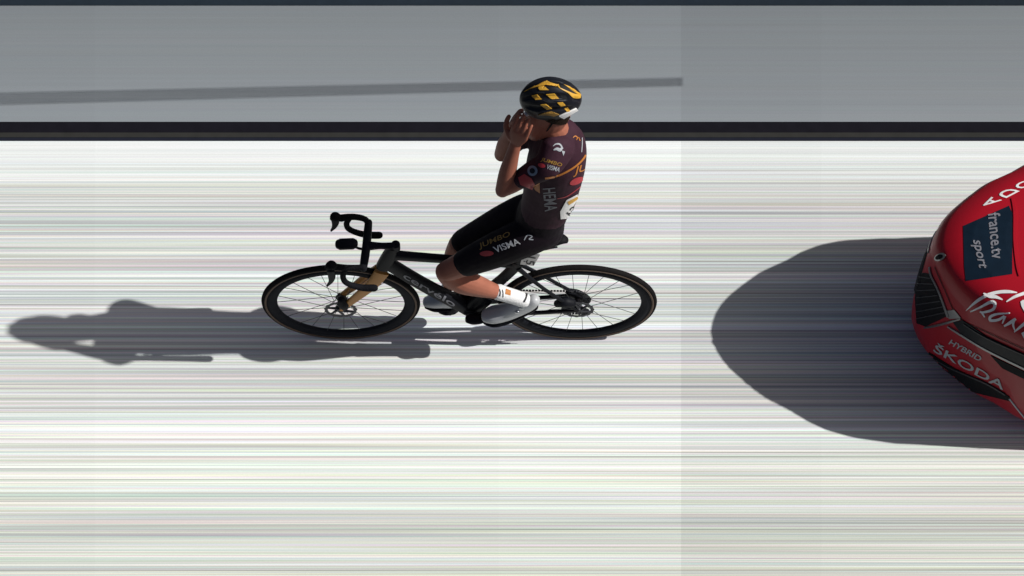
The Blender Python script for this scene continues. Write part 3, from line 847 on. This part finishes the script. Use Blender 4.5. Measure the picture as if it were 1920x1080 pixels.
# ------------------------------------------------------------------ the red car behind
CARY = -0.03
NX = P(1732, 545, -.1).x
DK = [(0, 0), (.05, .008), (.10, .024), (.15, .05), (.20, .088), (.26, .148), (.33, .225), (.39, .33), (.44, .40), (.475, .47), (.50, .56), (.52, .74)]
def cary(x):                                            # the car points a touch away from the camera
    return CARY + (NX + .9 - x) * .05
def dplan(y):
    y = abs(y)
    for (a, da), (b, db) in zip(DK, DK[1:]):
        if y <= b: 
            return da + (db - da) * (y - a) / (b - a)
    return DK[-1][1]
LV = [(.10, .06, .49), (.115, .03, .50), (.16, .008, .51), (.26, .0, .515), (.45, .0, .515), (.56, .004, .51), (.66, .012, .505), (.74, .02, .50), (.79, .025, .50), (.83, .04, .49),
      (.87, .07, .48), (.90, .18, .472), (.918, .31, .465), (.93, .46, .46), (.945, .64, .455), (.955, .82, .45), (.96, 1.0, .44)]
NF = 60
def ringpts(z, a, w, rear=4.3):
    pts = []
    for k in range(NF + 1):
        t = -1 + 2 * k / NF
        t = math.sin(t * math.pi / 2) * .75 + t * .25
        y = t * w
        pts.append(Vector((NX + a + dplan(t * .52), CARY + y, z)))
    for k in range(1, 9): pts.append(Vector((pts[NF].x + (NX + rear - .35 - pts[NF].x) * k / 8, CARY + w, z)))
    for k in range(1, 8):
        th = math.pi * k / 8
        pts.append(Vector((NX + rear - .35 + .35 * math.sin(th), CARY + w * math.cos(th), z)))
    for k in range(0, 8): pts.append(Vector((NX + rear - .35 + (pts[0].x - (NX + rear - .35)) * k / 8, CARY - w, z)))
    for p in pts: p.y += cary(p.x) - CARY
    return pts
def stack(levels, ring=ringpts, cap=True):
    bm = bmesh.new()
    rs = [[bm.verts.new(p) for p in ring(*l)] for l in levels]
    n = len(rs[0])
    for a, b in zip(rs, rs[1:]):
        for k in range(n): bm.faces.new((a[k], a[(k + 1) % n], b[(k + 1) % n], b[k]))
    if cap: bm.faces.new(rs[0][::-1]); bm.faces.new(rs[-1])
    return bm
cart = thing('car', 'red hybrid car nosing in behind the cyclist with sponsor lettering', 'car')
shell = obj('body', stack(LV), M['car'], cart)
sharp(shell, 40)
def cabring(z, x0, x1, w):
    pts = []
    for k in range(25):
        t = -1 + 2 * k / 24
        pts.append(Vector((NX + x0 + .22 * t * t, CARY + t * w, z)))
    for k in range(1, 24):
        t = 1 - 2 * k / 24
        pts.append(Vector((NX + x1 - .12 * t * t, CARY + t * w, z)))
    for p in pts: p.y += cary(p.x) - CARY
    return pts
sharp(obj('cabin_glass', stack([(.94, 1.12, 3.9, .43), (1.2, 1.45, 3.6, .40), (1.42, 1.75, 3.3, .365)], cabring), M['glass'], cart), 40)
sharp(obj('roof', stack([(1.421, 1.74, 3.32, .37), (1.46, 1.80, 3.25, .36), (1.485, 1.95, 3.1, .32), (1.495, 2.2, 2.9, .24)], cabring), M['car'], cart), 40)
for x in (1.0, 3.4):
    for s in (-1, 1):
        w = bpy.data.objects.new('wheel', None); COL.objects.link(w); w.parent = cart
        c = Vector((NX + x, cary(NX + x) + s * .44, .31))
        bm = bmesh.new(); disc_y(bm, c, [(.2, -.05), (.29, -.055), (.31, -.04), (.31, .04), (.29, .055), (.2, .05)], 40); sharp(obj('tyre', bm, M['rubber'], w))
        bm = bmesh.new(); disc_y(bm, c, [(.03, -.045), (.21, -.03), (.21, .03), (.03, .045)], 30); sharp(obj('rim', bm, M['steel'], w))
for s in (-1, 1):
    bm = bmesh.new(); ball(bm, Vector((NX + 1.35, CARY + s * .47, 1.0)), .05, .05, .05); obj('wing_mirror', bm, M['car'], cart)
ct = bvh_of(shell)
def both(name, polys, m, off, thick, cut=6):
    lay_poly(name, polys, ct, m, cart, off, thick, cut)
    lay_poly(name, polys, ct, m, cart, off, thick, cut, True)
GR = [(1722, 510), (1744, 513), (1760, 545), (1778, 592), (1736, 612), (1719, 606), (1716, 560)]
both('grille', [GR], M['plastic'], .002, 0)
for k in range(7):
    t = (k + .5) / 7
    a = (1722 + (1719 - 1722) * t, 512 + 92 * t); b = (1744 + (1776 - 1744) * t, 516 + 74 * t)
    both('grille_slat', stroke([a, b], [1.6, 1.6]), M['darksteel'], .006, .006)
both('chrome_trim', stroke([(1744, 500), (1747, 516), (1761, 545), (1779, 594)], [2.5, 3, 3, 4]), M['chrome'], .006, .006)
both('chrome_trim', stroke([(1734, 614), (1760, 609), (1802, 597)], [3, 4, 3]), M['chrome'], .006, .006)
both('chrome_corner', [[(1776, 582), (1790, 580), (1803, 596), (1780, 597)]], M['chrome'], .004, .004)
both('headlight', [[(1788, 604), (1806, 600), (1850, 630), (1922, 664), (1922, 690), (1850, 656), (1805, 628)]], M['lamp'], .004, .004)
both('headlight_strip', stroke([(1778, 611), (1800, 625), (1850, 655), (1925, 692)], [2, 3, 3, 3.5]), M['lampbar'], .007, .007)
both('lower_lamp', [[(1858, 666), (1925, 698), (1925, 712), (1880, 690)]], M['plastic'], .003, .003)
both('air_intake', [[(1733, 655), (1745, 662), (1790, 690), (1850, 718), (1893, 743), (1896, 752), (1830, 736), (1775, 712), (1745, 690)]], M['plastic'], .003, .003)
both('intake_trim', stroke([(1756, 674), (1790, 692), (1850, 718), (1886, 739)], [2.2, 2.2, 2.2, 2]), M['darksteel'], .007, .006)
both('sill_line', stroke([(1893, 747), (1907, 765), (1924, 786)], [2, 2, 2]), M['palegrey'], .004, .004)
both('lamp_edge', stroke([(1808, 606), (1850, 632), (1925, 666)], [1.2, 1.6, 1.6]), M['darksteel'], .008, .004)
both('bonnet_gap', stroke([(1753, 500), (1772, 543), (1798, 594), (1850, 622), (1925, 656)], [1.3] * 5), M['plastic'], .003, 0)
both('parking_sensor', [ell(1768, 690, 3, 2.4, 20)], M['plastic'], .004, 0, 2)
lay_poly('badge', [ell(1764, 482, 11, 6.5, -25)], ct, M['chrome'], cart, .006, .006, 4)
lay_poly('badge_centre', [ell(1763, 482, 7, 4, -25)], ct, M['plastic'], cart, .008, 0, 3)
# crease and edge of the bonnet scoop
lay_poly('bonnet_ridge', stroke([(1898, 372), (1903, 400), (1903, 450), (1907, 495), (1911, 518)], [4, 6, 6, 5, 2]), ct, M['car'], cart, .005, .005, 4)
# writing
st1 = lay_poly('sticker', [[(1806, 424), (1892, 386), (1898, 400), (1898, 514), (1811, 527), (1808, 500)]], ct, M['navy'], cart, .002, 0, 6)
lay_text('lettering', 'france.tv', (1852, 401), (8, 86), (23, -3), ct, M['dimgrey'], cart, .004)
lay_text('lettering', 'sport', (1818, 450), (12, 52), (22, 2), ct, M['dimgrey'], cart, .004)
lay_text('lettering', 'HYBRID', (1779, 644), (58, 33), (6, -8), ct, M['palegrey'], cart, .003)
lay_text('lettering', '\u0160KODA', (1750, 658), (131, 73), (7, -17), ct, M['palegrey'], cart, .003)
for chh, cu, cv in (('A', 1857, 378), ('D', 1890, 361), ('O', 1921, 345)):
    lay_text('lettering', chh, (cu + 22, cv - 2), (-20, -6), (-25, 13), ct, M['white'], cart, .003)
brush = []
for pts, w in (([(1812, 582), (1830, 566), (1850, 554), (1872, 548), (1890, 547), (1907, 549)], [1, 5, 6, 6, 6, 2]),
               ([(1844, 550), (1855, 555), (1868, 557), (1880, 562)], [2, 7, 6, 2]),
               ([(1820, 584), (1840, 575), (1858, 566), (1866, 570), (1862, 580), (1845, 585), (1838, 584)], [2, 4, 6, 6, 5, 4, 3]),
               ([(1842, 586), (1847, 594)], [4, 2]),
               ([(1887, 566), (1902, 557), (1921, 550)], [2, 5, 6]),
               ([(1916, 564), (1921, 572), (1926, 585)], [6, 12, 8]),
               ([(1894, 587), (1872, 588), (1858, 593), (1858, 600), (1872, 599), (1884, 592)], [2, 4, 5, 5, 5, 4]),
               ([(1885, 592), (1880, 606)], [5, 2]),
               ([(1883, 611), (1895, 604), (1905, 597)], [3, 6, 5]),
               ([(1903, 597), (1900, 608), (1904, 620)], [5, 4, 2]),
               ([(1902, 622), (1914, 612), (1924, 604)], [2, 5, 6]),
               ([(1919, 622), (1924, 632)], [8, 8])):
    brush += stroke(pts, w)
lay_poly('brush_lettering', brush, ct, M['white'], cart, .003, 0, 6)
